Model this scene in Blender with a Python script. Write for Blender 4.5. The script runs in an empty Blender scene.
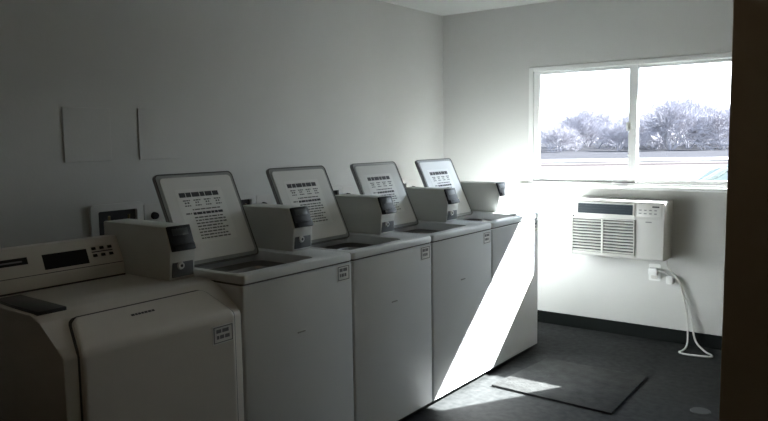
import bpy, bmesh, math, random
from mathutils import Vector, Matrix
random.seed(7)
SC = bpy.context.scene
COL = SC.collection
PI = math.pi

# ------------------------------------------------------------------ dimensions
D = 3.212      # window wall
H = 2.386      # ceiling
XF = 1.135     # washer fronts
P = 0.644      # washer pitch
ZT = 0.913     # washer top
ADDED_LAMP = 1.25

# ------------------------------------------------------------------ materials
MATS = {}
def mat(name, col, rough=0.5, metal=0.0, spec=0.5, noise=None, bump=None, coat=0.0, coat_rough=0.1):
    """noise=(scale, amount): slight albedo mottling;  bump=(scale, strength)"""
    m = bpy.data.materials.new(name); m.use_nodes = True
    nt = m.node_tree; b = nt.nodes['Principled BSDF']
    b.inputs['Base Color'].default_value = (*col, 1)
    b.inputs['Roughness'].default_value = rough
    b.inputs['Metallic'].default_value = metal
    b.inputs['Specular IOR Level'].default_value = spec
    b.inputs['Coat Weight'].default_value = coat
    b.inputs['Coat Roughness'].default_value = coat_rough
    tc = nt.nodes.new('ShaderNodeTexCoord')
    if noise:
        n = nt.nodes.new('ShaderNodeTexNoise'); n.inputs['Scale'].default_value = noise[0]
        n.inputs['Detail'].default_value = 6
        r = nt.nodes.new('ShaderNodeValToRGB')
        a = noise[1]
        r.color_ramp.elements[0].position = 0.3; r.color_ramp.elements[1].position = 0.7
        r.color_ramp.elements[0].color = tuple(c * (1 - a) for c in col) + (1,)
        r.color_ramp.elements[1].color = tuple(min(1, c * (1 + a)) for c in col) + (1,)
        nt.links.new(tc.outputs['Object'], n.inputs['Vector'])
        nt.links.new(n.outputs['Fac'], r.inputs['Fac'])
        nt.links.new(r.outputs['Color'], b.inputs['Base Color'])
    if bump:
        n = nt.nodes.new('ShaderNodeTexNoise'); n.inputs['Scale'].default_value = bump[0]
        n.inputs['Detail'].default_value = 4
        u = nt.nodes.new('ShaderNodeBump'); u.inputs['Strength'].default_value = bump[1]
        u.inputs['Distance'].default_value = 0.01
        nt.links.new(tc.outputs['Object'], n.inputs['Vector'])
        nt.links.new(n.outputs['Fac'], u.inputs['Height'])
        nt.links.new(u.outputs['Normal'], b.inputs['Normal'])
    MATS[name] = m
    return m

mat('wall_paint', (0.60, 0.60, 0.585), 0.6, noise=(1.5, 0.03), bump=(60, 0.06))
mat('ceiling_paint', (0.62, 0.63, 0.62), 0.8, bump=(80, 0.15))
mat('hall_paint', (0.085, 0.062, 0.035), 0.6, noise=(2.0, 0.08))
mat('partition_paint', (0.22, 0.185, 0.13), 0.6, noise=(3.0, 0.1))
mat('jamb_paint', (0.56, 0.47, 0.34), 0.5, noise=(3.0, 0.1))
mat('plate_paint', (0.62, 0.61, 0.585), 0.5)
mat('baseboard_vinyl', (0.008, 0.010, 0.010), 0.6, spec=0.15)
mat('enamel', (0.775, 0.80, 0.81), 0.28, noise=(3.0, 0.015))
mat('enamel_warm', (0.70, 0.67, 0.62), 0.3, noise=(3.0, 0.02))
mat('box_paint', (0.68, 0.69, 0.66), 0.4, noise=(5.0, 0.03))
mat('lid_panel', (0.84, 0.84, 0.82), 0.2)
mat('lid_border', (0.36, 0.37, 0.365), 0.4)
mat('lid_seal', (0.13, 0.13, 0.125), 0.5)
mat('gasket', (0.05, 0.05, 0.048), 0.5)
mat('black_plastic', (0.012, 0.012, 0.013), 0.45, spec=0.3)
mat('dark_cover', (0.012, 0.013, 0.014), 0.35)
mat('display', (0.06, 0.065, 0.065), 0.3, spec=0.3)
mat('steel', (0.13, 0.135, 0.14), 0.4, metal=0.4)
mat('chrome', (0.4, 0.4, 0.4), 0.35, metal=0.7)
mat('lock_metal', (0.7, 0.7, 0.68), 0.35, metal=0.2)
mat('tub_plastic', (0.10, 0.10, 0.10), 0.5)
mat('basket', (0.32, 0.32, 0.33), 0.3, metal=0.5)
mat('toe', (0.02, 0.021, 0.022), 0.6)
mat('sticker', (0.84, 0.84, 0.82), 0.3)
mat('ink', (0.045, 0.045, 0.05), 0.6)
mat('ink_label', (0.11, 0.11, 0.115), 0.6)
mat('ink_grey', (0.22, 0.22, 0.23), 0.6)
mat('vinyl_white', (0.80, 0.81, 0.80), 0.35)
mat('ac_plastic', (0.56, 0.555, 0.535), 0.4)
mat('ac_window', (0.018, 0.028, 0.038), 0.4, spec=0.3)
mat('slot', (0.03, 0.03, 0.03), 0.7)
mat('cord_white', (0.62, 0.62, 0.60), 0.45)
mat('mat_grey', (0.032, 0.033, 0.033), 0.75, spec=0.08, noise=(14, 0.3), bump=(60, 0.4))
mat('drain_grey', (0.031, 0.031, 0.030), 0.5)
mat('brass', (0.25, 0.2, 0.1), 0.35, metal=0.9)
mat('ground_pale', (0.052, 0.045, 0.046), 0.9, spec=0, noise=(0.6, 0.1))
mat('kerb', (0.12, 0.12, 0.12), 0.9, spec=0)
mat('field_soil', (0.024, 0.024, 0.027), 0.9, spec=0, noise=(0.4, 0.12))
mat('crack', (0.03, 0.027, 0.027), 0.9, spec=0)
mat('bark', (0.225, 0.218, 0.24), 0.9, spec=0)
mat('exterior', (0.5, 0.48, 0.44), 0.9)
mat('car_paint', (0.15, 0.18, 0.18), 0.35, coat=0.5)
mat('car_glass', (0.115, 0.145, 0.145), 0.3)
mat('tyre', (0.02, 0.02, 0.02), 0.8)

# floor: speckled dark vinyl
fm = mat('floor_vinyl', (0.02, 0.02, 0.02), 0.6, spec=0.03, bump=(35, 0.10))
nt = fm.node_tree; b = nt.nodes['Principled BSDF']
tc = nt.nodes.new('ShaderNodeTexCoord')
n1 = nt.nodes.new('ShaderNodeTexNoise'); n1.inputs['Scale'].default_value = 26; n1.inputs['Detail'].default_value = 8
r1 = nt.nodes.new('ShaderNodeValToRGB')
r1.color_ramp.elements[0].position = 0.32; r1.color_ramp.elements[0].color = (0.019, 0.0205, 0.021, 1)
r1.color_ramp.elements[1].position = 0.68; r1.color_ramp.elements[1].color = (0.037, 0.0385, 0.039, 1)
nt.links.new(tc.outputs['Object'], n1.inputs['Vector']); nt.links.new(n1.outputs['Fac'], r1.inputs['Fac'])
nt.links.new(r1.outputs['Color'], b.inputs['Base Color'])

# window glass: clear thin pane, Fresnel reflection
g = bpy.data.materials.new('window_glass'); g.use_nodes = True; nt = g.node_tree; nt.nodes.clear()
o = nt.nodes.new('ShaderNodeOutputMaterial'); mx = nt.nodes.new('ShaderNodeMixShader')
t = nt.nodes.new('ShaderNodeBsdfTransparent'); t.inputs['Color'].default_value = (0.93, 0.95, 0.95, 1)
gl = nt.nodes.new('ShaderNodeBsdfGlossy'); gl.inputs['Roughness'].default_value = 0.03
fr = nt.nodes.new('ShaderNodeFresnel'); fr.inputs['IOR'].default_value = 1.3
nt.links.new(fr.outputs[0], mx.inputs[0]); nt.links.new(t.outputs[0], mx.inputs[1]); nt.links.new(gl.outputs[0], mx.inputs[2])
nt.links.new(mx.outputs[0], o.inputs[0]); MATS['window_glass'] = g

# ------------------------------------------------------------------ helpers
def V(*a): return Vector(a)
def box(bm, x0, x1, y0, y1, z0, z1, bev=0.0, seg=2):
    vs = [bm.verts.new((x, y, z)) for x in (x0, x1) for y in (y0, y1) for z in (z0, z1)]
    q = [(0,1,3,2), (4,6,7,5), (0,4,5,1), (2,3,7,6), (0,2,6,4), (1,5,7,3)]
    fs = [bm.faces.new([vs[i] for i in f]) for f in q]
    if bev > 0:
        es = list({e for f in fs for e in f.edges})
        bmesh.ops.bevel(bm, geom=es, offset=bev, segments=seg, profile=0.5, affect='EDGES')
def place(axis, a, u, v):
    return (a, u, v) if axis == 'x' else (u, a, v) if axis == 'y' else (u, v, a)
def prism(bm, pts, axis, a0, a1, bev=0.0, seg=2, M=None):
    """polygon pts in the plane of the two other axes, extruded along axis"""
    A = [bm.verts.new(place(axis, a0, *p)) for p in pts]
    B = [bm.verts.new(place(axis, a1, *p)) for p in pts]
    if M is not None:
        for v in A + B: v.co = M @ v.co
    n = len(pts)
    fs = [bm.faces.new(A), bm.faces.new(B[::-1])]
    for i in range(n):
        fs.append(bm.faces.new((A[i], B[i], B[(i+1) % n], A[(i+1) % n])))
    if bev > 0:
        es = list({e for f in fs for e in f.edges})
        bmesh.ops.bevel(bm, geom=es, offset=bev, segments=seg, profile=0.5, affect='EDGES')
def rrect(u0, u1, v0, v1, r, n=5):
    pts = []
    for cu, cv, a in ((u1-r, v1-r, 0), (u0+r, v1-r, 90), (u0+r, v0+r, 180), (u1-r, v0+r, 270)):
        for k in range(n+1):
            t = math.radians(a + 90*k/n)
            pts.append((cu + r*math.cos(t), cv + r*math.sin(t)))
    return pts
def cyl(bm, c, axis, r0, r1, h, n=24, cap=True):
    c = Vector(c)
    ring = lambda a, r: [bm.verts.new(c + Vector(place(axis, a, r*math.cos(2*PI*k/n), r*math.sin(2*PI*k/n)))) for k in range(n)]
    A, B = ring(0, r0), ring(h, r1)
    for k in range(n): bm.faces.new((A[k], A[(k+1) % n], B[(k+1) % n], B[k]))
    if cap: bm.faces.new(A[::-1]); bm.faces.new(B)
def rings(bm, loops, close=False, cap_first=False, cap_last=False):
    R = [[bm.verts.new(p) for p in L] for L in loops]
    n = len(R[0])
    m = len(R)
    for i in range(m if close else m-1):
        A, B = R[i], R[(i+1) % m]
        for k in range(n): bm.faces.new((A[k], A[(k+1) % n], B[(k+1) % n], B[k]))
    if cap_first: bm.faces.new(R[0][::-1])
    if cap_last: bm.faces.new(R[-1])
def tube(bm, pts, r, n=8, closed=False, radii=None):
    pts = [Vector(p) for p in pts]; m = len(pts); R = []
    nrm = None
    for i, p in enumerate(pts):
        a = pts[(i-1) % m] if (closed or i > 0) else p
        b_ = pts[(i+1) % m] if (closed or i < m-1) else p
        t = (b_ - a).normalized()
        if nrm is None:
            nrm = t.orthogonal().normalized()
        nrm = (nrm - t*nrm.dot(t))
        nrm = nrm.normalized() if nrm.length > 1e-6 else t.orthogonal().normalized()
        bn = t.cross(nrm); rr = radii[i] if radii else r
        R.append([bm.verts.new(p + rr*(math.cos(2*PI*k/n)*nrm + math.sin(2*PI*k/n)*bn)) for k in range(n)])
    for i in range(m if closed else m-1):
        A, B = R[i], R[(i+1) % m]
        for k in range(n): bm.faces.new((A[k], A[(k+1) % n], B[(k+1) % n], B[k]))
    if not closed:
        bm.faces.new(R[0][::-1]); bm.faces.new(R[-1])
def spline(pts, sub=8):
    pts = [Vector(p) for p in pts]; out = []
    for i in range(len(pts)-1):
        p0 = pts[max(i-1, 0)]; p1 = pts[i]; p2 = pts[i+1]; p3 = pts[min(i+2, len(pts)-1)]
        for k in range(sub):
            t = k/sub
            out.append(0.5*((2*p1) + (p2-p0)*t + (2*p0-5*p1+4*p2-p3)*t*t + (3*p1-p0-3*p2+p3)*t**3))
    out.append(pts[-1]); return out
def obj(name, bm, m, parent=None, loc=(0,0,0), smooth=True):
    bmesh.ops.recalc_face_normals(bm, faces=bm.faces)
    me = bpy.data.meshes.new(name); bm.to_mesh(me); bm.free()
    me.materials.append(MATS[m])
    if smooth:
        me.polygons.foreach_set('use_smooth', [True]*len(me.polygons))
        me.set_sharp_from_angle(angle=math.radians(35))
    ob = bpy.data.objects.new(name, me); COL.objects.link(ob); ob.location = loc
    if parent: ob.parent = parent
    return ob
def B(): return bmesh.new()
def tag(ob, label=None, cat=None, group=None, kind=None):
    for k, v in (('label', label), ('category', cat), ('group', group), ('kind', kind)):
        if v: ob[k] = v
    return ob
def empty(name, loc, label, cat, group=None):
    e = bpy.data.objects.new(name, None); COL.objects.link(e); e.location = loc
    e.empty_display_size = 0.1
    return tag(e, label, cat, group)
def copy_tree(ob, parent=None):
    c = ob.copy(); COL.objects.link(c)
    if parent: c.parent = parent
    for ch in list(ob.children): copy_tree(ch, c)
    return c
def structure(name, bm, m, label=None):
    return tag(obj(name, bm, m, smooth=False), label, None, None, 'structure')
def part(name, parent, m, fn, **kw):
    bm = B(); fn(bm); return obj(name, bm, m, parent, **kw)

# ------------------------------------------------------------------ room shell
YF, XR = -3.2, 4.6
WX0, WX1, WZ0, WZ1 = 0.757, 2.42, 1.062, 1.922      # window opening
WT = 0.16                                             # outer wall thickness
bm = B(); box(bm, -0.15, XR+.15, YF-.15, D+WT, -0.12, 0); structure('floor', bm, 'floor_vinyl', 'dark grey speckled vinyl floor')
bm = B(); box(bm, -0.15, XR+.15, YF-.15, D+WT, H, H+0.12); structure('ceiling', bm, 'ceiling_paint', 'white painted ceiling')
bm = B(); box(bm, -0.15, 0, YF, D+WT, 0, H); structure('wall_left', bm, 'wall_paint', 'off-white wall behind the washers')
bm = B()
box(bm, 0, WX0, D, D+WT, 0, H); box(bm, WX1, XR, D, D+WT, 0, H)
box(bm, WX0, WX1, D, D+WT, 0, WZ0); box(bm, WX0, WX1, D, D+WT, WZ1, H)
structure('wall_back', bm, 'wall_paint', 'off-white wall with the window')
bm = B(); box(bm, 2.815, 2.87, -0.18, D, 0, H); structure('wall_right', bm, 'partition_paint', 'partition wall right of the window')
bm = B(); box(bm, 2.87, 2.93, -0.18, D, 0, H); structure('wall_hall', bm, 'hall_paint', 'dark brown hallway side of the partition')
bm = B(); box(bm, 2.806, 2.94, -0.20, -0.18, 0, H); structure('trim_1', bm, 'jamb_paint', 'dark brown end board of the partition nearest the camera')
bm = B(); box(bm, XR, XR+.15, YF, D, 0, H); structure('wall_far_right', bm, 'hall_paint')
bm = B(); box(bm, -0.15, XR+.15, YF-.15, YF, 0, H); structure('wall_front', bm, 'hall_paint')
bm = B(); box(bm, 0.012, 2.803, D-0.012, D, 0, 0.09); structure('baseboard_back', bm, 'baseboard_vinyl', 'black vinyl baseboard under the window wall')
bm = B(); box(bm, 0, 0.012, -2.6, D, 0, 0.09); structure('baseboard_left', bm, 'baseboard_vinyl')
bm = B(); box(bm, 2.803, 2.815, -0.17, D, 0, 0.09); structure('baseboard_right', bm, 'baseboard_vinyl')
# roof overhang outside the window
bm = B(); box(bm, -2.5, XR+2, D+WT, 4.0, H-0.03, H+0.12); box(bm, -2.5, XR+2, 3.97, 4.0, 2.316, H+0.12)
structure('roof_eave', bm, 'exterior', 'roof overhang outside')

# added out-of-view lamp: dim warm fill for the nearest machine and partition end
def lamp_mat(name, col, st):
    m = bpy.data.materials.new(name); m.use_nodes = True; nt = m.node_tree; nt.nodes.clear()
    o = nt.nodes.new('ShaderNodeOutputMaterial'); e = nt.nodes.new('ShaderNodeEmission')
    e.inputs['Color'].default_value = (*col, 1); e.inputs['Strength'].default_value = st
    nt.links.new(e.outputs[0], o.inputs[0]); MATS[name] = m
lamp_mat('added_lamp_glow', (1.0, 0.72, 0.42), ADDED_LAMP)
hl = empty('added_lamp', (2.0, -1.1, H), 'added out-of-view warm lamp, fill light for the nearest machine', 'lamp')
bm = B(); cyl(bm, (0, 0, -.03), 'z', .17, .17, .029, 32); obj('added_lamp_base', bm, 'lock_metal', hl)
bm = B(); rings(bm, [[(.15*math.cos(q*PI/16)*math.cos(t), .15*math.cos(q*PI/16)*math.sin(t), -.031-.07*math.sin(q*PI/16)) for t in [2*PI*k/28 for k in range(28)]] for q in range(8)], cap_last=True)
obj('added_lamp_shade', bm, 'added_lamp_glow', hl)

# ------------------------------------------------------------------ window
win = bpy.data.objects.new('window_1', None); COL.objects.link(win); win.location = (WX0, D, WZ0)
tag(win, 'white two-pane sliding window over the air conditioner', None, None, 'structure')
def W(name, m, fn): return part(name, win, m, fn, loc=(-WX0, -D, -WZ0), smooth=False)
def f(bm):
    y0, y1 = D-0.006, D+0.075
    box(bm, WX0, WX0+0.036, y0, y1, WZ0, WZ1, .003); box(bm, WX1-0.036, WX1, y0, y1, WZ0, WZ1, .003)
    box(bm, WX0+.036, WX1-.036, y0, y1, WZ1-0.034, WZ1, .003); box(bm, WX0+.036, WX1-.036, y0, y1, WZ0, WZ0+0.018, .003)
W('window_frame', 'vinyl_white', f)
XM = 1.528
def f(bm):                                            # sliding sash (left, inner track)
    y0, y1 = D+0.012, D+0.036; x0, x1 = WX0+.036, XM+.028; z0, z1 = WZ0+.018, WZ1-.034
    box(bm, x0, x0+.045, y0, y1, z0, z1, .003); box(bm, x1-.056, x1, y0, y1, z0, z1, .003)
    box(bm, x0+.045, x1-.056, y0, y1, z1-.022, z1, .002); box(bm, x0+.045, x1-.056, y0, y1, z0, z0+.024, .002)
W('sliding_sash', 'vinyl_white', f)
def f(bm):                                            # fixed sash (right, outer track)
    y0, y1 = D+0.040, D+0.064; x0, x1 = XM-.026, WX1-.036; z0, z1 = WZ0+.018, WZ1-.034
    box(bm, x0, x0+.052, y0, y1, z0, z1, .003); box(bm, x1-.03, x1, y0, y1, z0, z1, .003)
    box(bm, x0+.052, x1-.03, y0, y1, z1-.02, z1, .002); box(bm, x0+.052, x1-.03, y0, y1, z0, z0+.024, .002)
W('fixed_sash', 'vinyl_white', f)
W('sliding_pane', 'window_glass', lambda bm: box(bm, WX0+.081, XM-.028, D+.022, D+.026, WZ0+.042, WZ1-.056))
W('fixed_pane', 'window_glass', lambda bm: box(bm, XM+.026, WX1-.066, D+.050, D+.054, WZ0+.042, WZ1-.054))
W('track_groove', 'gasket', lambda bm: box(bm, WX0+.036, WX1-.036, D-.004, D+.010, WZ0+.018, WZ0+.0225))
W('sash_latch', 'vinyl_white', lambda bm: box(bm, XM-.04, XM-.022, D-.002, D+.012, 1.44, 1.50, .003))
bm = B(); box(bm, 0.69, 2.49, D-0.05, D+0.0, WZ0-0.026, WZ0, .004)
structure('window_sill', bm, 'vinyl_white', 'white sill board under the window')

# ------------------------------------------------------------------ top-loading washers
def coin_box(parent, x0, x1, y0, y1, z, h=0.195, dark=True):
    """payment box: long sheet-metal housing with slanted reader and lock plate in front"""
    dx = x1
    prof = [(x0, z), (x0, z+h), (dx-0.022, z+h), (dx+0.010, z+h*0.555), (dx, z+0.001)]
    bm = B(); prism(bm, [(a, b_) for a, b_ in prof], 'y', y0, y1, .005, 2)
    c = obj('coin_box', bm, 'box_paint', parent)
    # slanted black card reader
    a = Vector((dx-0.022, 0, z+h)); b2 = Vector((dx+0.010, 0, z+h*0.555))
    d = (b2-a).normalized(); n = Vector((-d.z, 0, d.x))
    if n.x < 0: n = -n
    L = (b2-a).length
    def slab(bm, s0, s1, t0, t1, w0, w1, bev=.002):
        q = []
        M = Matrix(((d.x, 0, n.x, a.x), (0, 1, 0, 0), (d.z, 0, n.z, a.z), (0, 0, 0, 1)))
        tmp = B(); box(tmp, s0, s1, t0, t1, w0, w1, bev)
        for v in tmp.verts: v.co = M @ v.co
        me = bpy.data.meshes.new('tmp'); tmp.to_mesh(me); tmp.free(); bm.from_mesh(me); bpy.data.meshes.remove(me)
    bm = B(); slab(bm, .002, L+.002, y0+.008, y1-.006, -.004, .012); slab(bm, L-.02, L+.004, y0+.012, y1-.01, .008, .020)
    r = obj('card_reader', bm, 'black_plastic', c)
    bm = B(); slab(bm, .014, .040, y0+.022, y1-.022, .0115, .0135, .0005); obj('display', bm, 'display', r)
    # lower plate with round lock
    bm = B(); box(bm, dx-.004, dx+.006, y0+.010, y1-.008, z+.012, z+h*.50, .002); pl = obj('lock_plate', bm, 'steel', c)
    yl = y0 + (y1-y0)*.42
    bm = B(); cyl(bm, (dx+.005, yl, z+h*.27), 'x', .016, .013, .008, 20)
    lk = obj('lock', bm, 'lock_metal', c)
    bm = B(); cyl(bm, (dx+.0125, yl, z+h*.27), 'x', .006, .006, .002, 12); obj('keyhole', bm, 'gasket', c)
    return c

def strokes(bm, u0, u1, v, h, M, gap=.004, wmin=.006, wmax=.03):
    u = u0
    while u < u1-.003:
        w = min(random.uniform(wmin, wmax), u1-u)
        prism(bm, [(u, v), (u+w, v), (u+w, v+h), (u, v+h)], 'z', 0, .0004, M=M)
        u += w + gap

def make_washer():
    w = empty('washing_machine', (0, 0, 0), '', 'washing machine')
    y0, y1 = .002, P-.002; x0, x1 = .465, XF
    # cabinet: sheet-metal shell open at the top
    bm = B(); L = lambda z, i: [(u, v, z) for u, v in rrect(x0+i, x1-i, y0+i, y1-i, .012, 4)]
    rings(bm, [L(.03, .006), L(.034, 0), L(.868, 0), L(.872, .004), L(.872, .02)], cap_first=True)
    cab = obj('cabinet', bm, 'enamel', w)
    part('toe_kick', w, 'toe', lambda bm: box(bm, x0+.03, x1-.035, y0+.01, y1-.01, 0, .03))
    bm = B(); rings(bm, [L(.869, .004), L(.883, .004)]); obj('top_seam', bm, 'lid_seal', w)
    # top with rounded lip and lid opening
    ox0, ox1, oy0, oy1 = .722, 1.080, .032, .474
    bm = B()
    O = lambda z, i: [(u, v, z) for u, v in rrect(x0-.002+i, x1+.004-i, y0+i, y1-i, .02, 6)]
    I = lambda z, i: [(u, v, z) for u, v in rrect(ox0+i, ox1-i, oy0+i, oy1-i, .045, 6)]
    rings(bm, [O(.880, .004), O(.880, 0), O(.903, 0), O(.910, .003), O(ZT, .010), I(ZT, -.008), I(ZT-.003, 0), I(.866, .002)])
    top = obj('top_panel', bm, 'enamel', w)
    # tub ring and basket
    cx, cy, R = .928, .268, .148
    n = len(I(0, 0))
    bm = B()
    lo = I(.8675, .001)
    ang = [math.atan2(p[1]-cy, p[0]-cx) for p in lo]
    C = lambda z, r: [(cx+r*math.cos(a), cy+r*math.sin(a), z) for a in ang]
    rings(bm, [lo, C(.862, R+.004), C(.852, R)])
    tub = obj('tub', bm, 'tub_plastic', w)
    bm = B(); rings(bm, [C(.856, R-.001), C(.864, R-.006), C(.852, R-.012), C(.56, R-.012)], cap_last=True)
    obj('basket', bm, 'basket', tub)
    # open lid, leaning back from its hinge line
    vx = Vector((-.166, 0, .352)).normalized(); nz = Vector((vx.z, 0, -vx.x))
    o_ = Vector((.748, .248, ZT-.016))
    # local (u, v, w): u to +y, v up the lid, w towards the room
    M = Matrix(((0, vx.x, nz.x, o_.x), (1, 0, 0, o_.y), (0, vx.z, nz.z, o_.z), (0, 0, 0, 1)))
    hw, LL = .210, .416
    bm = B(); prism(bm, rrect(-hw, hw, 0, LL, .022, 6), 'z', -.013, 0, M=M)
    lid = obj('lid', bm, 'lid_border', w)
    bm = B(); pp = [M @ Vector((u, v, .001)) for u, v in rrect(-hw+.004, hw-.004, .004, LL-.004, .02, 6)]
    tube(bm, pp, .0025, 6, closed=True); obj('lid_gasket', bm, 'lid_seal', lid)
    bm = B(); prism(bm, rrect(-hw+.021, hw-.021, .021, LL-.021, .016, 6), 'z', .0003, .004, M=M)
    obj('inner_panel', bm, 'lid_panel', lid)
    Mp = M @ Matrix.Translation((0, 0, .0041))
    bm = B(); prism(bm, [(-.135, .095), (.115, .095), (.115, .34), (-.135, .34)], 'z', 0, .0006, M=Mp)
    st = obj('instruction_label', bm, 'sticker', lid)
    Mi = M @ Matrix.Translation((-.014, .034, .0048))
    bm = B()
    strokes(bm, -.105, .105, .268, .021, Mi, .0035, .022, .05)
    obj('label_heading', bm, 'ink', lid)
    bm = B(); strokes(bm, -.062, .100, .186, .011, Mi, .003, .014, .04); obj('label_subheading', bm, 'ink', lid)
    bm = B()
    for k in range(4):
        u = -.095 + k*.055
        strokes(bm, u, u+.036, .250, .005, Mi, .003, .008, .016); strokes(bm, u+.006, u+.030, .238, .007, Mi, .005, .006, .010)
        strokes(bm, u+.003, u+.034, .226, .005, Mi, .003, .006, .012)
    for k in range(8):
        strokes(bm, -.062, random.uniform(.07, .112), .170-k*.0135, .0055, Mi, .0045, .007, .026)
    strokes(bm, -.100, -.07, .190, .006, Mi); strokes(bm, -.06, .09, .207, .005, Mi)
    obj('label_text', bm, 'ink_label', lid)
    for yy in (.09, .385):
        bm = B(); cyl(bm, (.708, yy-.02, ZT+.006), 'y', .007, .007, .04, 12); obj('hinge', bm, 'lid_border', w)
    # payment box on the right of the top
    coin_box(w, .575, .905, .508, .630, ZT)
    # price sticker and badge on the front
    bm = B(); box(bm, x1-.0005, x1+.0012, .540, .625, .795, .866); s = obj('price_sticker', bm, 'sticker', w)
    bm = B()
    box(bm, x1+.0011, x1+.0016, .545, .549, .800, .861); box(bm, x1+.0011, x1+.0016, .616, .620, .800, .861)
    box(bm, x1+.0011, x1+.0016, .549, .616, .858, .861); box(bm, x1+.0011, x1+.0016, .549, .616, .800, .803)
    for a, c_, z_, h_ in ((.556, .576, .838, .014), (.580, .606, .838, .014), (.558, .566, .815, .014), (.570, .584, .815, .014), (.588, .600, .815, .014)):
        box(bm, x1+.0011, x1+.0016, a, c_, z_, z_+h_)
    obj('sticker_print', bm, 'ink_grey', s)
    bm = B(); box(bm, x1-.0005, x1+.002, .290, .335, .629, .635, .0008); obj('badge', bm, 'lid_border', w)
    return w
washer_labels = [
    'white top-loading washer with open lid beside the slant-front machine',
    'white top-loading washer with open lid, second from the slant-front machine',
    'white top-loading washer with open lid, a thin wedge of sunlight low on its front',
    'white top-loading washer at the window end of the row, broad sunlit stripe on its front']
proto = make_washer()
for i, lb in enumerate(washer_labels):
    w = proto if i == 0 else copy_tree(proto)
    w.location = (0, i*P, 0)
    tag(w, lb, None, 'top-loading washers along the left wall')

# ------------------------------------------------------------------ slant-front machine
m0 = empty('front_loading_washer', (0, 0, 0), 'white slant-front washer with dark display panel, nearest the camera', 'washing machine')
Y0, Y1, Z0 = -.690, -.004, .885
xb = .465
path = [(.955, .885), (.985, .880), (1.012, .866), (1.10, .806), (1.128, .787), (1.135, .776), (1.135, .03)]
prof = [(xb, .03), (xb, Z0)] + path
bm = B(); prism(bm, prof, 'y', Y0, Y1, .006, 2); obj('cabinet', bm, 'enamel_warm', m0)
part('toe_kick', m0, 'toe', lambda bm: box(bm, xb+.03, XF-.035, Y0+.01, Y1-.01, 0, .03))
# door wrapped over the slope
def door_mesh(bm, grow, lift, edge):
    pts = [Vector((1.020-grow*1.2, 0, .8605+grow*.8)), Vector((1.06, 0, .8333)), Vector((1.10, 0, .806)), Vector((1.127, 0, .7875)), Vector((1.135, 0, .776)), Vector((1.135, 0, .70)), Vector((1.135, 0, .32))]
    # resample
    S = [0]
    for a, b_ in zip(pts, pts[1:]): S.append(S[-1] + (b_-a).length)
    tot = S[-1]
    def at(s):
        for i in range(len(S)-1):
            if s <= S[i+1] + 1e-9:
                t = (s-S[i])/(S[i+1]-S[i]); return pts[i].lerp(pts[i+1], t)
        return pts[-1]
    def nrm(s):
        d = (at(min(tot, s+.006)) - at(max(0, s-.006))).normalized(); return Vector((-d.z, 0, d.x))
    s0, s1 = -0.0, tot
    ss = [0, .004, .010, .018, .03] + [.03 + (tot-.06)*k/70 for k in range(1, 70)] + [tot-.03, tot-.012, tot-.004, tot]
    rows = []
    for s in ss:
        f_ = min(1, s/.14)
        yl = -.600 - .040*f_ - grow; yr = -.088 + .046*f_ + grow
        if s < .03:
            c = .03*(1-math.sqrt(max(0, 1-(1-s/.03)**2))); yl += c; yr -= c
        if tot-s < .03:
            q = (tot-s)/.03; c = .03*(1-math.sqrt(max(0, 1-(1-q)**2))); yl += c; yr -= c
        n = nrm(s); p = at(s)
        es = min(s, tot-s)
        row = []
        for t in (0, .004, .010, .018, None, None, None, -.018, -.010, -.004, -0.0):
            row.append(t)
        ys = [yl, yl+.004, yl+.010, yl+.018] + [yl+.018 + (yr-yl-.036)*k/6 for k in range(1, 6)] + [yr-.018, yr-.010, yr-.004, yr]
        vr = []
        for y in ys:
            e = min(es, y-yl, yr-y)
            hgt = lift*min(1, math.sqrt(max(0, 1-(1-min(1, e/edge))**2)))
            v = p + n*(hgt + .0006); vr.append(bm.verts.new((v.x, y, v.z)))
        rows.append(vr)
    for A, C in zip(rows, rows[1:]):
        for k in range(len(A)-1): bm.faces.new((A[k], A[k+1], C[k+1], C[k]))
bm = B(); door_mesh(bm, .006, .0015, .004); obj('door_seal', bm, 'gasket', m0)
bm = B(); door_mesh(bm, 0, .011, .010); dr = obj('door', bm, 'enamel_warm', m0)
# badge on the slope
a = Vector((1.06, -.37, .8333)); d = Vector((.088, 0, -.060)).normalized(); n = Vector((-d.z, 0, d.x))
Mb = Matrix(((0, d.x, n.x, a.x+n.x*.0118), (1, 0, 0, a.y), (0, d.z, n.z, a.z+n.z*.0118), (0, 0, 0, 1)))
bm = B(); u = -.045
for w_ in (.012, .009, .010, .009, .011, .012, .010):
    prism(bm, [(u, -.004), (u+w_, -.004), (u+w_, .004), (u, .004)], 'z', 0, .0008, M=Mb); u += w_ + .0025
obj('badge', bm, 'ink', dr)
bm = B(); box(bm, XF+.0115, XF+.0130, -.150, -.055, .688, .755); s = obj('price_sticker', bm, 'sticker', dr)
bm = B(); xs = XF+.0130
box(bm, xs, xs+.0006, -.146, -.142, .692, .751); box(bm, xs, xs+.0006, -.063, -.059, .692, .751)
box(bm, xs, xs+.0006, -.142, -.063, .748, .751); box(bm, xs, xs+.0006, -.142, -.063, .692, .695)
for a_, c_, z_, h_ in ((-.134, -.112, .728, .013), (-.107, -.078, .728, .013), (-.132, -.122, .706, .013), (-.118, -.100, .706, .013), (-.095, -.074, .706, .013)):
    box(bm, xs, xs+.0006, a_, c_, z_, z_+h_)
obj('sticker_print', bm, 'ink_grey', dr)
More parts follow.
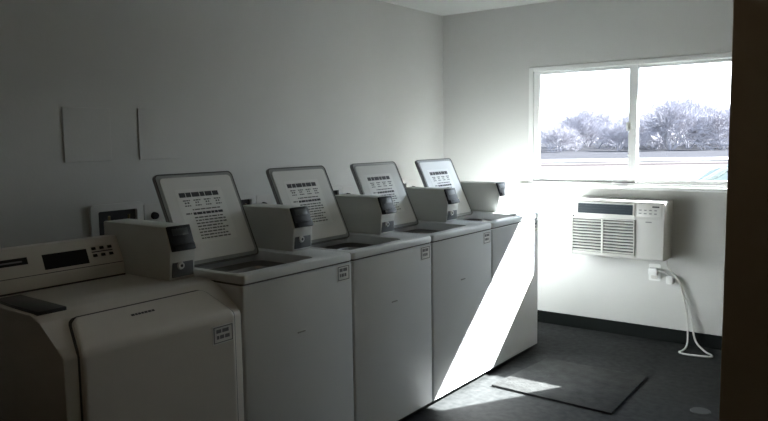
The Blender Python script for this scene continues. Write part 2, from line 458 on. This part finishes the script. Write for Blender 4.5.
# control console at the back
YC = -.131
def face_pt(z): return .594 - (z-.935)*.42       # front face of the console at height z
prof = [(xb, Z0-.002), (.600, Z0-.002), (.598, .932), (.593, .936), (face_pt(1.03), 1.030), (face_pt(1.03)-.008, 1.038), (xb, 1.034)]
bm = B(); prism(bm, prof, 'y', Y0, YC, .003, 2); con = obj('control_console', bm, 'enamel_warm', m0)
def on_face(bm, ya, yb_, z0, z1, t=.0015):
    p = [(face_pt(z0)-.003, z0), (face_pt(z0)+t, z0), (face_pt(z1)+t, z1), (face_pt(z1)-.003, z1)]
    prism(bm, p, 'y', ya, yb_)
bm = B(); on_face(bm, -.445, -.272, .951, 1.004); obj('display', bm, 'black_plastic', con)
bm = B(); on_face(bm, -.680, -.500, .980, 1.004); obj('name_strip', bm, 'black_plastic', con)
bm = B(); on_face(bm, -.64, -.52, .989, .994, .002); obj('strip_print', bm, 'ink_grey', con)
for r_ in (.975, 1.001):
    for k in range(3):
        bm = B(); on_face(bm, -.250+k*.034, -.234+k*.034, r_-.005, r_+.005, .004); obj('button', bm, 'black_plastic', con)
bm = B(); on_face(bm, -.252, -.164, .986, .990, .001); on_face(bm, Y0+.002, YC-.002, .9375, .9395, .0008); obj('panel_line', bm, 'ink', con)
bm = B(); box(bm, .600, .6025, Y0+.003, YC, Z0, Z0+.006); obj('console_seam', bm, 'gasket', m0)
# detergent dispenser cover
bm = B(); prism(bm, [(.665, -.662), (.665, -.575), (.972, -.580), (.972, -.677), (.80, -.672)], 'z', Z0-.004, Z0+.010, .004, 2)
obj('dispenser_cover', bm, 'dark_cover', m0)
coin_box(m0, .455, .880, -.126, -.010, Z0, .205)

# ------------------------------------------------------------------ wall fittings on the left wall
def cover_plate(ya, yb_, z0, z1, label):
    bm = B(); box(bm, 0.0, .006, ya, yb_, z0, z1, .002)
    tag(obj('access_panel', bm, 'wall_paint', smooth=False), label, 'wall panel', 'blank square panels on the left wall')
cover_plate(-.026, .211, 1.322, 1.573, 'blank square panel on the left wall, farther from the window')
cover_plate(.365, .609, 1.322, 1.577, 'blank square panel on the left wall, nearer the window')

def make_outlet_box():
    e = empty('washer_outlet_box', (0, 0, 0), '', 'water outlet box')
    # frame ring 0.281 x 0.20 around a recess (sits on the wall)
    bm = B(); w_, h_ = .281, .20
    Of = lambda x: [(x, u, v) for u, v in rrect(0, w_, 0, h_, .012, 3)]
    If = lambda x, i=0: [(x, u, v) for u, v in rrect(.036+i, w_-.036-i, .034+i, h_-.032-i, .008, 3)]
    rings(bm, [Of(.001), Of(.020), If(.024), If(.006)])
    fr_ = obj('frame', bm, 'wall_paint', e)
    bm = B(); box(bm, .0005, .007, .034, w_-.034, .032, h_-.030); obj('recess', bm, 'slot', e)
    for k in (.085, .19):
        bm = B(); cyl(bm, (.006, k, .10), 'x', .012, .012, .03, 14); tube(bm, [(.03, k, .10), (.034, k, .145)], .006, 8)
        obj('valve', bm, 'brass', e)
    return e
ob_ = make_outlet_box()
def make_socket():
    e = empty('wall_socket', (0, 0, 0), '', 'wall socket')
    bm = B(); prism(bm, rrect(0, .115, 0, .125, .008, 3), 'x', .001, .008); obj('cover_plate', bm, 'plate_paint', e)
    bm = B(); cyl(bm, (.007, .055, .064), 'x', .020, .017, .020, 20); obj('plug', bm, 'black_plastic', e)
    return e
so_ = make_socket()
box_lab = ['recessed water outlet box above the slant-front machine', 'water outlet box behind the lid of the first top-loading washer',
           'water outlet box behind the lid of the second top-loading washer', 'water outlet box behind the lid of the third top-loading washer']
so_lab = ['wall socket with black plug behind the slant-front machine', 'wall socket with black plug left of the second open lid',
          'wall socket with black plug left of the third open lid', 'wall socket with black plug left of the lid nearest the window']
for i, yb_ in enumerate((.077, .835, 1.615, 2.40)):
    e = ob_ if i == 0 else copy_tree(ob_); e.location = (0, yb_, .915 if i == 0 else .905); tag(e, box_lab[i], None, 'water outlet boxes on the left wall')
    s = so_ if i == 0 else copy_tree(so_); s.location = (0, yb_+.297, .972 if i == 0 else .962); tag(s, so_lab[i], None, 'wall sockets behind the washers')

# ------------------------------------------------------------------ air conditioner
AX0, AX1, AZ0, AZ1, AD = 1.178, 1.812, .580, .973, .20
ac = empty('air_conditioner', (AX0, D, AZ0), 'white through-wall air conditioner under the window', 'air conditioner')
yf = D-AD
def A(name, m, fn, parent=None, **kw):
    o2 = part(name, parent or ac, m, fn, **kw)
    if parent is None: o2.location = (-AX0, -D, -AZ0)
    return o2
def f(bm):
    prof = [(D, AZ0), (D, AZ1), (yf+.03, AZ1), (yf+.012, AZ1-.012), (yf+.004, AZ1-.10), (yf, AZ1-.12), (yf, AZ0+.012), (yf+.012, AZ0)]
    prism(bm, prof, 'x', AX0, AX1, .006, 2)
bod = A('body', 'ac_plastic', f)
def yfz(z): return yf+.004 + (z-(AZ1-.10))*(.008/.088)
def slope_slab(bm, xa, xb2, z0, z1, t, back=.004, bev=0):
    p = [(yfz(z0)-t, z0), (yfz(z1)-t, z1), (yfz(z1)+back, z1), (yfz(z0)+back, z0)]
    prism(bm, p, 'x', xa, xb2, bev)
A('air_outlet', 'ac_window', lambda bm: slope_slab(bm, AX0+.040, AX0+.432, AZ1-.098, AZ1-.026, .0015))
def f(bm):
    slope_slab(bm, AX0+.040, AX0+.440, AZ1-.028, AZ1-.020, .006); slope_slab(bm, AX0+.040, AX0+.440, AZ1-.104, AZ1-.096, .006)
    slope_slab(bm, AX0+.040, AX0+.050, AZ1-.096, AZ1-.028, .006); slope_slab(bm, AX0+.430, AX0+.440, AZ1-.096, AZ1-.028, .006)
A('outlet_frame', 'ac_plastic', f)
def f(bm):
    for k in range(3): slope_slab(bm, AX0+.052, AX0+.428, AZ1-.082+k*.018, AZ1-.080+k*.018, .004)
A('outlet_vane', 'ac_window', f)
cp = A('control_panel', 'ac_plastic', lambda bm: slope_slab(bm, AX0+.455, AX1-.020, AZ1-.100, AZ1-.018, .003, bev=.0015))
def f(bm):
    for k in range(4):
        for r_ in range(2): slope_slab(bm, AX0+.470+k*.033, AX0+.486+k*.033, AZ1-.084+r_*.022, AZ1-.077+r_*.022, .006)
A('control_button', 'ink_grey', f)
A('display', 'ink', lambda bm: slope_slab(bm, AX0+.555, AX0+.600, AZ1-.040, AZ1-.030, .005))
A('badge', 'ink_grey', lambda bm: box(bm, AX0+.515, AX0+.555, yf-.002, yf+.002, AZ1-.140, AZ1-.133))
gz0, gz1 = AZ0+.030, AZ1-.135
A('intake_backing', 'slot', lambda bm: box(bm, AX0+.018, AX0+.440, yf-.0015, yf+.004, gz0, gz1))
def f(bm):
    nl = 11; st = (gz1-gz0)/nl
    for k in range(nl):
        z = gz0 + (k+.5)*st
        tmp = [(yf-.001, z-.0085), (yf-.011, z-.0045), (yf-.012, z-.001), (yf-.001, z+.0042)]
        prism(bm, tmp, 'x', AX0+.018, AX0+.440)
    box(bm, AX0+.222, AX0+.234, yf-.013, yf-.001, gz0, gz1)
A('intake_grille', 'ac_plastic', f)
A('grille_frame', 'ac_plastic', lambda bm: (box(bm, AX0+.010, AX0+.018, yf-.012, yf+.004, gz0-.008, gz1+.008, .002), box(bm, AX0+.440, AX0+.448, yf-.012, yf+.004, gz0-.008, gz1+.008, .002),
   box(bm, AX0+.018, AX0+.440, yf-.012, yf+.004, gz1, gz1+.008, .002), box(bm, AX0+.018, AX0+.440, yf-.012, yf+.004, gz0-.008, gz0, .002)))
A('screw', 'ink', lambda bm: cyl(bm, (AX0+.020, yf+.001, AZ1-.118), 'y', .006, .006, -.005, 10))
# its plug, cord and the socket
sk = empty('wall_socket', (1.70, D, .47), 'white wall socket below the air conditioner with a plug in it', 'wall socket')
bm = B(); prism(bm, rrect(1.665-1.70, 1.745-1.70, -.058, .058, .008, 3), 'y', -.007, -.0005); obj('cover_plate', bm, 'vinyl_white', sk)
bm = B(); prism(bm, rrect(-.018, .028, -.045, -.008, .01, 3), 'y', -.010, -.006); obj('receptacle', bm, 'plate_paint', sk)
cord = empty('power_cord', (1.71, D-.02, 0), 'white power cord hanging from the air conditioner plug and looping on the floor', 'cord')
def K(name, m, fn):
    o2 = part(name, cord, m, fn); o2.location = (-1.71, -(D-.02), 0); return o2
def f(bm):
    prism(bm, rrect(1.672, 1.732, .455, .503, .008, 3), 'y', D-.048, D-.0075, .004)
K('plug', 'vinyl_white', f)
def f(bm):
    prism(bm, rrect(1.79, 1.835, .405, .465, .012, 4), 'y', D-.05, D-.016, .006)
K('breaker_block', 'vinyl_white', f)
def f(bm):
    a = [(1.796, D-.06, .579), (1.80, D-.045, .53), (1.83, D-.035, .48), (1.865, D-.035, .44), (1.895, D-.035, .36), (1.93, D-.045, .22), (1.945, D-.07, .10),
         (1.955, D-.13, .025), (1.945, D-.19, .008), (1.935, D-.235, .007), (1.97, D-.26, .007), (2.05, D-.255, .007), (2.125, D-.23, .007), (2.12, D-.19, .007), (2.065, D-.13, .009), (1.995, D-.075, .055),
         (1.96, D-.045, .18), (1.925, D-.032, .30), (1.885, D-.028, .40), (1.855, D-.03, .445), (1.82, D-.033, .452)]
    tube(bm, spline(a, 8), .006, 8)
    tube(bm, spline([(1.728, D-.03, .482), (1.76, D-.035, .485), (1.80, D-.034, .470), (1.815, D-.033, .455)], 6), .006, 8)
K('cable', 'cord_white', f)

# ------------------------------------------------------------------ floor things
bm = B(); prism(bm, [(1.235, 1.742), (1.29, 2.372), (1.912, 2.377), (1.932, 1.715)], 'z', 0.0005, .011, .002)
tag(obj('floor_mat', bm, 'mat_grey'), 'grey square floor mat in front of the last washer, partly sunlit', 'floor mat')
bm = B(); cyl(bm, (2.285, 2.02, 0.0003), 'z', .05, .047, .004, 28)
tag(obj('floor_drain', bm, 'drain_grey'), 'small round pale drain cover on the floor near the partition', 'drain cover')

# ------------------------------------------------------------------ outdoors
GZ = -0.30
bm = B(); box(bm, -300, 300, D+WT, 500, GZ-.5, GZ); structure('ground', bm, 'ground_pale', 'pale paved ground outside')
CX, CY, A_ = 3.104, -1.732, 0.632
def out(u, v):                                         # along / across the road beyond the car park
    return (CX + u*math.cos(A_) - v*math.sin(A_), CY + u*math.sin(A_) + v*math.cos(A_))
def strip(name, v0, v1, z1, m, label):
    bm = B(); prism(bm, [out(-150, v0), out(150, v0), out(150, v1), out(-150, v1)], 'z', GZ-.2, z1); return structure(name, bm, m, label)
strip('ground_joint', 41.5, 43, GZ+.02, 'crack', 'dark line across the paving outside')
strip('kerb', 46, 52, GZ+.06, 'kerb', 'white concrete strip outside')
strip('field', 52, 300, GZ+.04, 'field_soil', 'grey field beyond the white strip')

def tree_mesh(seed, hgt):
    """leafless multi-stemmed tree: a few leaning stems that fork into a haze of twigs"""
    rnd = random.Random(seed); bm = B()
    def grow(p, d, L, r, lev):
        q = p + d*L
        mid = p.lerp(q, .5) + Vector((rnd.uniform(-1, 1), rnd.uniform(-1, 1), rnd.uniform(-.3, .3)))*L*.06
        n = 5 if lev < 2 else 3
        tube(bm, [p, mid, q], r, n, radii=[r, r*.85, r*.7])
        if lev >= 5: return
        for j in range(4 if lev < 3 else 3):
            ax = d.orthogonal().normalized(); ax.rotate(Matrix.Rotation(rnd.uniform(0, 2*PI), 3, d))
            nd = d.copy(); nd.rotate(Matrix.Rotation(math.radians(rnd.uniform(12, 52)), 3, ax))
            nd = (nd + Vector((0, 0, .10))).normalized()
            st = q if j < 2 else p.lerp(q, rnd.uniform(.35, .95))
            grow(st, nd, L*rnd.uniform(.66, .95), max(.010, r*rnd.uniform(.5, .68)), lev+1)
    for k in range(6):
        a = rnd.uniform(0, 2*PI); t = rnd.uniform(.15, .9)
        grow(Vector((.1*math.cos(a), .1*math.sin(a), 0)), Vector((math.cos(a)*t, math.sin(a)*t, 1)).normalized(), hgt*.16, hgt*.009, 0)
    zmax = max(v.co.z for v in bm.verts)
    for v in bm.verts: v.co *= hgt/zmax
    return bm
trees = []
for k in range(4):
    t_ = obj('bare_tree', tree_mesh(11+k, 5.0), 'bark', smooth=False); trees.append(t_)
# (bearing, crown top, distance) of every tree of the line
spots = [(549, 120, 82), (559, 117, 96), (568, 112, 84), (578, 106, 98), (588, 117, 84), (598, 120, 100), (608, 121, 85), (616, 115, 98), (625, 110, 84), (633, 112, 100), (643, 105, 83),
         (651, 99, 97), (660, 94, 82), (668, 95, 98), (677, 100, 84), (686, 112, 99), (694, 117, 83), (702, 113, 100), (710, 107, 84), (719, 103, 98), (728, 105, 83), (738, 108, 96), (541, 124, 97)]
for i, (px, ptop, v) in enumerate(spots):
    v = 78 + (0, 27, 9, 36, 18, 45)[i % 6]              # six staggered rows
    u = (px-384)/707*v
    dep = 136.5 - (px-561)*.0145
    hgt = (1.407-GZ) + (dep-ptop)/707*v
    t_ = trees[i] if i < 4 else trees[i % 4].copy()
    if i >= 4: COL.objects.link(t_)
    x, y = out(u, v); t_.location = (x, y, GZ+.03); s_ = hgt/5.0*1.06
    t_.scale = (s_, s_, s_); t_.rotation_euler = (0, 0, i*1.7)
    tag(t_, 'leafless grey tree in the tree line beyond the window', 'tree', 'bare trees beyond the window')

# parked car outside, right edge of the window
car = empty('car', (2.80, 6.40, GZ), 'pale teal car parked outside, its windscreen at the right end of the window', 'car')
def C_(name, m, fn, **kw): return part(name, car, m, fn, **kw)
def f(bm):
    prof = [(-2.55, .30), (-2.60, .55), (-2.50, .82), (-1.75, .98), (-1.65, .99), (1.55, 1.02), (1.75, 1.0), (2.02, .92), (2.06, .5), (1.98, .28)]
    prism(bm, prof, 'y', -.86, .86, .06, 3)
C_('body', 'car_paint', f)
cab = [(-1.72, .99), (-1.50, 1.19), (-1.30, 1.36), (-1.05, 1.43), (-.2, 1.46), (.55, 1.43), (1.0, 1.28), (1.5, 1.02)]
def f(bm): 
    A1 = [(x, -.80 + (z-.99)*.35, z) for x, z in cab]; B1 = [(x, .80 - (z-.99)*.35, z) for x, z in cab]
    a = [bm.verts.new(p) for p in A1]; b2 = [bm.verts.new(p) for p in B1]
    bm.faces.new(a); bm.faces.new(b2[::-1])
    for k in range(len(a)): bm.faces.new((a[k], a[(k+1) % len(a)], b2[(k+1) % len(a)], b2[k]))
C_('cabin_glass', 'car_glass', f)
def f(bm):
    box(bm, -1.12, .72, -.66, .66, 1.415, 1.475, .02)
    for sy in (-1, 1):
        tube(bm, [(-1.74, sy*.79, .99), (-1.08, sy*.66, 1.43)], .03, 8); tube(bm, [(-.1, sy*.79, .99), (-.1, sy*.65, 1.45)], .035, 8)
        tube(bm, [(1.5, sy*.79, 1.0), (.68, sy*.66, 1.43)], .05, 8)
C_('roof', 'car_paint', f)
for wx in (-1.65, 1.25):
    for sy in (-.87, .67):
        wh = C_('wheel', 'tyre', lambda bm: cyl(bm, (wx, sy, .31), 'y', .31, .31, .20, 28))
        part('hubcap', wh, 'chrome', lambda bm: cyl(bm, (wx, sy-.012 if sy < 0 else sy+.2, .31), 'y', .19, .19, .012, 20))

# ------------------------------------------------------------------ light
sd = bpy.data.lights.new('sun', 'SUN'); sd.energy = 48; sd.angle = math.radians(0.53); sd.color = (1.0, 0.995, 0.985)
so = bpy.data.objects.new('sun', sd); COL.objects.link(so)
sdir = Vector((-0.58, -1.0, -0.85)).normalized()
so.rotation_euler = sdir.to_track_quat('-Z', 'Y').to_euler(); so.location = (6, 9, 8)
pd = bpy.data.lights.new('window_portal', 'AREA'); pd.shape = 'RECTANGLE'; pd.size = WX1-WX0; pd.size_y = WZ1-WZ0
pd.cycles.is_portal = True
po = bpy.data.objects.new('window_portal', pd); COL.objects.link(po)
po.location = ((WX0+WX1)/2, D+WT-.01, (WZ0+WZ1)/2); po.rotation_euler = (-PI/2, 0, 0)
w = bpy.data.worlds.new('sky'); SC.world = w; w.use_nodes = True; nt = w.node_tree; nt.nodes.clear()
ow = nt.nodes.new('ShaderNodeOutputWorld'); bg = nt.nodes.new('ShaderNodeBackground')
tc = nt.nodes.new('ShaderNodeTexCoord'); sp = nt.nodes.new('ShaderNodeSeparateXYZ'); rp = nt.nodes.new('ShaderNodeValToRGB')
rp.color_ramp.elements[0].position = 0.0; rp.color_ramp.elements[0].color = (0.90, 0.96, 1, 1)
rp.color_ramp.elements[1].position = 0.9; rp.color_ramp.elements[1].color = (0.45, 0.6, 0.9, 1)
nt.links.new(tc.outputs['Generated'], sp.inputs[0]); nt.links.new(sp.outputs['Z'], rp.inputs['Fac'])
nt.links.new(rp.outputs['Color'], bg.inputs['Color']); nt.links.new(bg.outputs[0], ow.inputs[0])
bg.inputs['Strength'].default_value = 2.6

# ------------------------------------------------------------------ camera
cx, cy, cz, yaw, pitch, roll, fpx = 3.1043, -1.7322, 1.4073, 0.6455, -0.1006, -0.0145, 707.05
fw = Vector((-math.sin(yaw)*math.cos(pitch), math.cos(yaw)*math.cos(pitch), math.sin(pitch)))
r = Vector((math.cos(yaw), math.sin(yaw), 0)); u = r.cross(fw)
r2 = r*math.cos(roll) + u*math.sin(roll); u2 = -r*math.sin(roll) + u*math.cos(roll)
cd = bpy.data.cameras.new('camera'); cam = bpy.data.objects.new('camera', cd); COL.objects.link(cam)
cam.matrix_world = Matrix(((r2.x, u2.x, -fw.x, cx), (r2.y, u2.y, -fw.y, cy), (r2.z, u2.z, -fw.z, cz), (0, 0, 0, 1)))
cd.sensor_width = 36; cd.sensor_fit = 'HORIZONTAL'; cd.lens = fpx*36/768; cd.clip_start = 0.05; cd.clip_end = 800
SC.camera = cam

vs = SC.view_settings
SC.display_settings.display_device = 'sRGB'
vs.view_transform = 'Standard'; vs.look = 'None'; vs.gamma = 1; vs.use_curve_mapping = False
vs.exposure = 1.52
cy_ = SC.cycles
cy_.max_bounces = 10; cy_.diffuse_bounces = 7; cy_.glossy_bounces = 4; cy_.transparent_max_bounces = 12
cy_.sample_clamp_indirect = 8.0
cy_.use_denoising = True
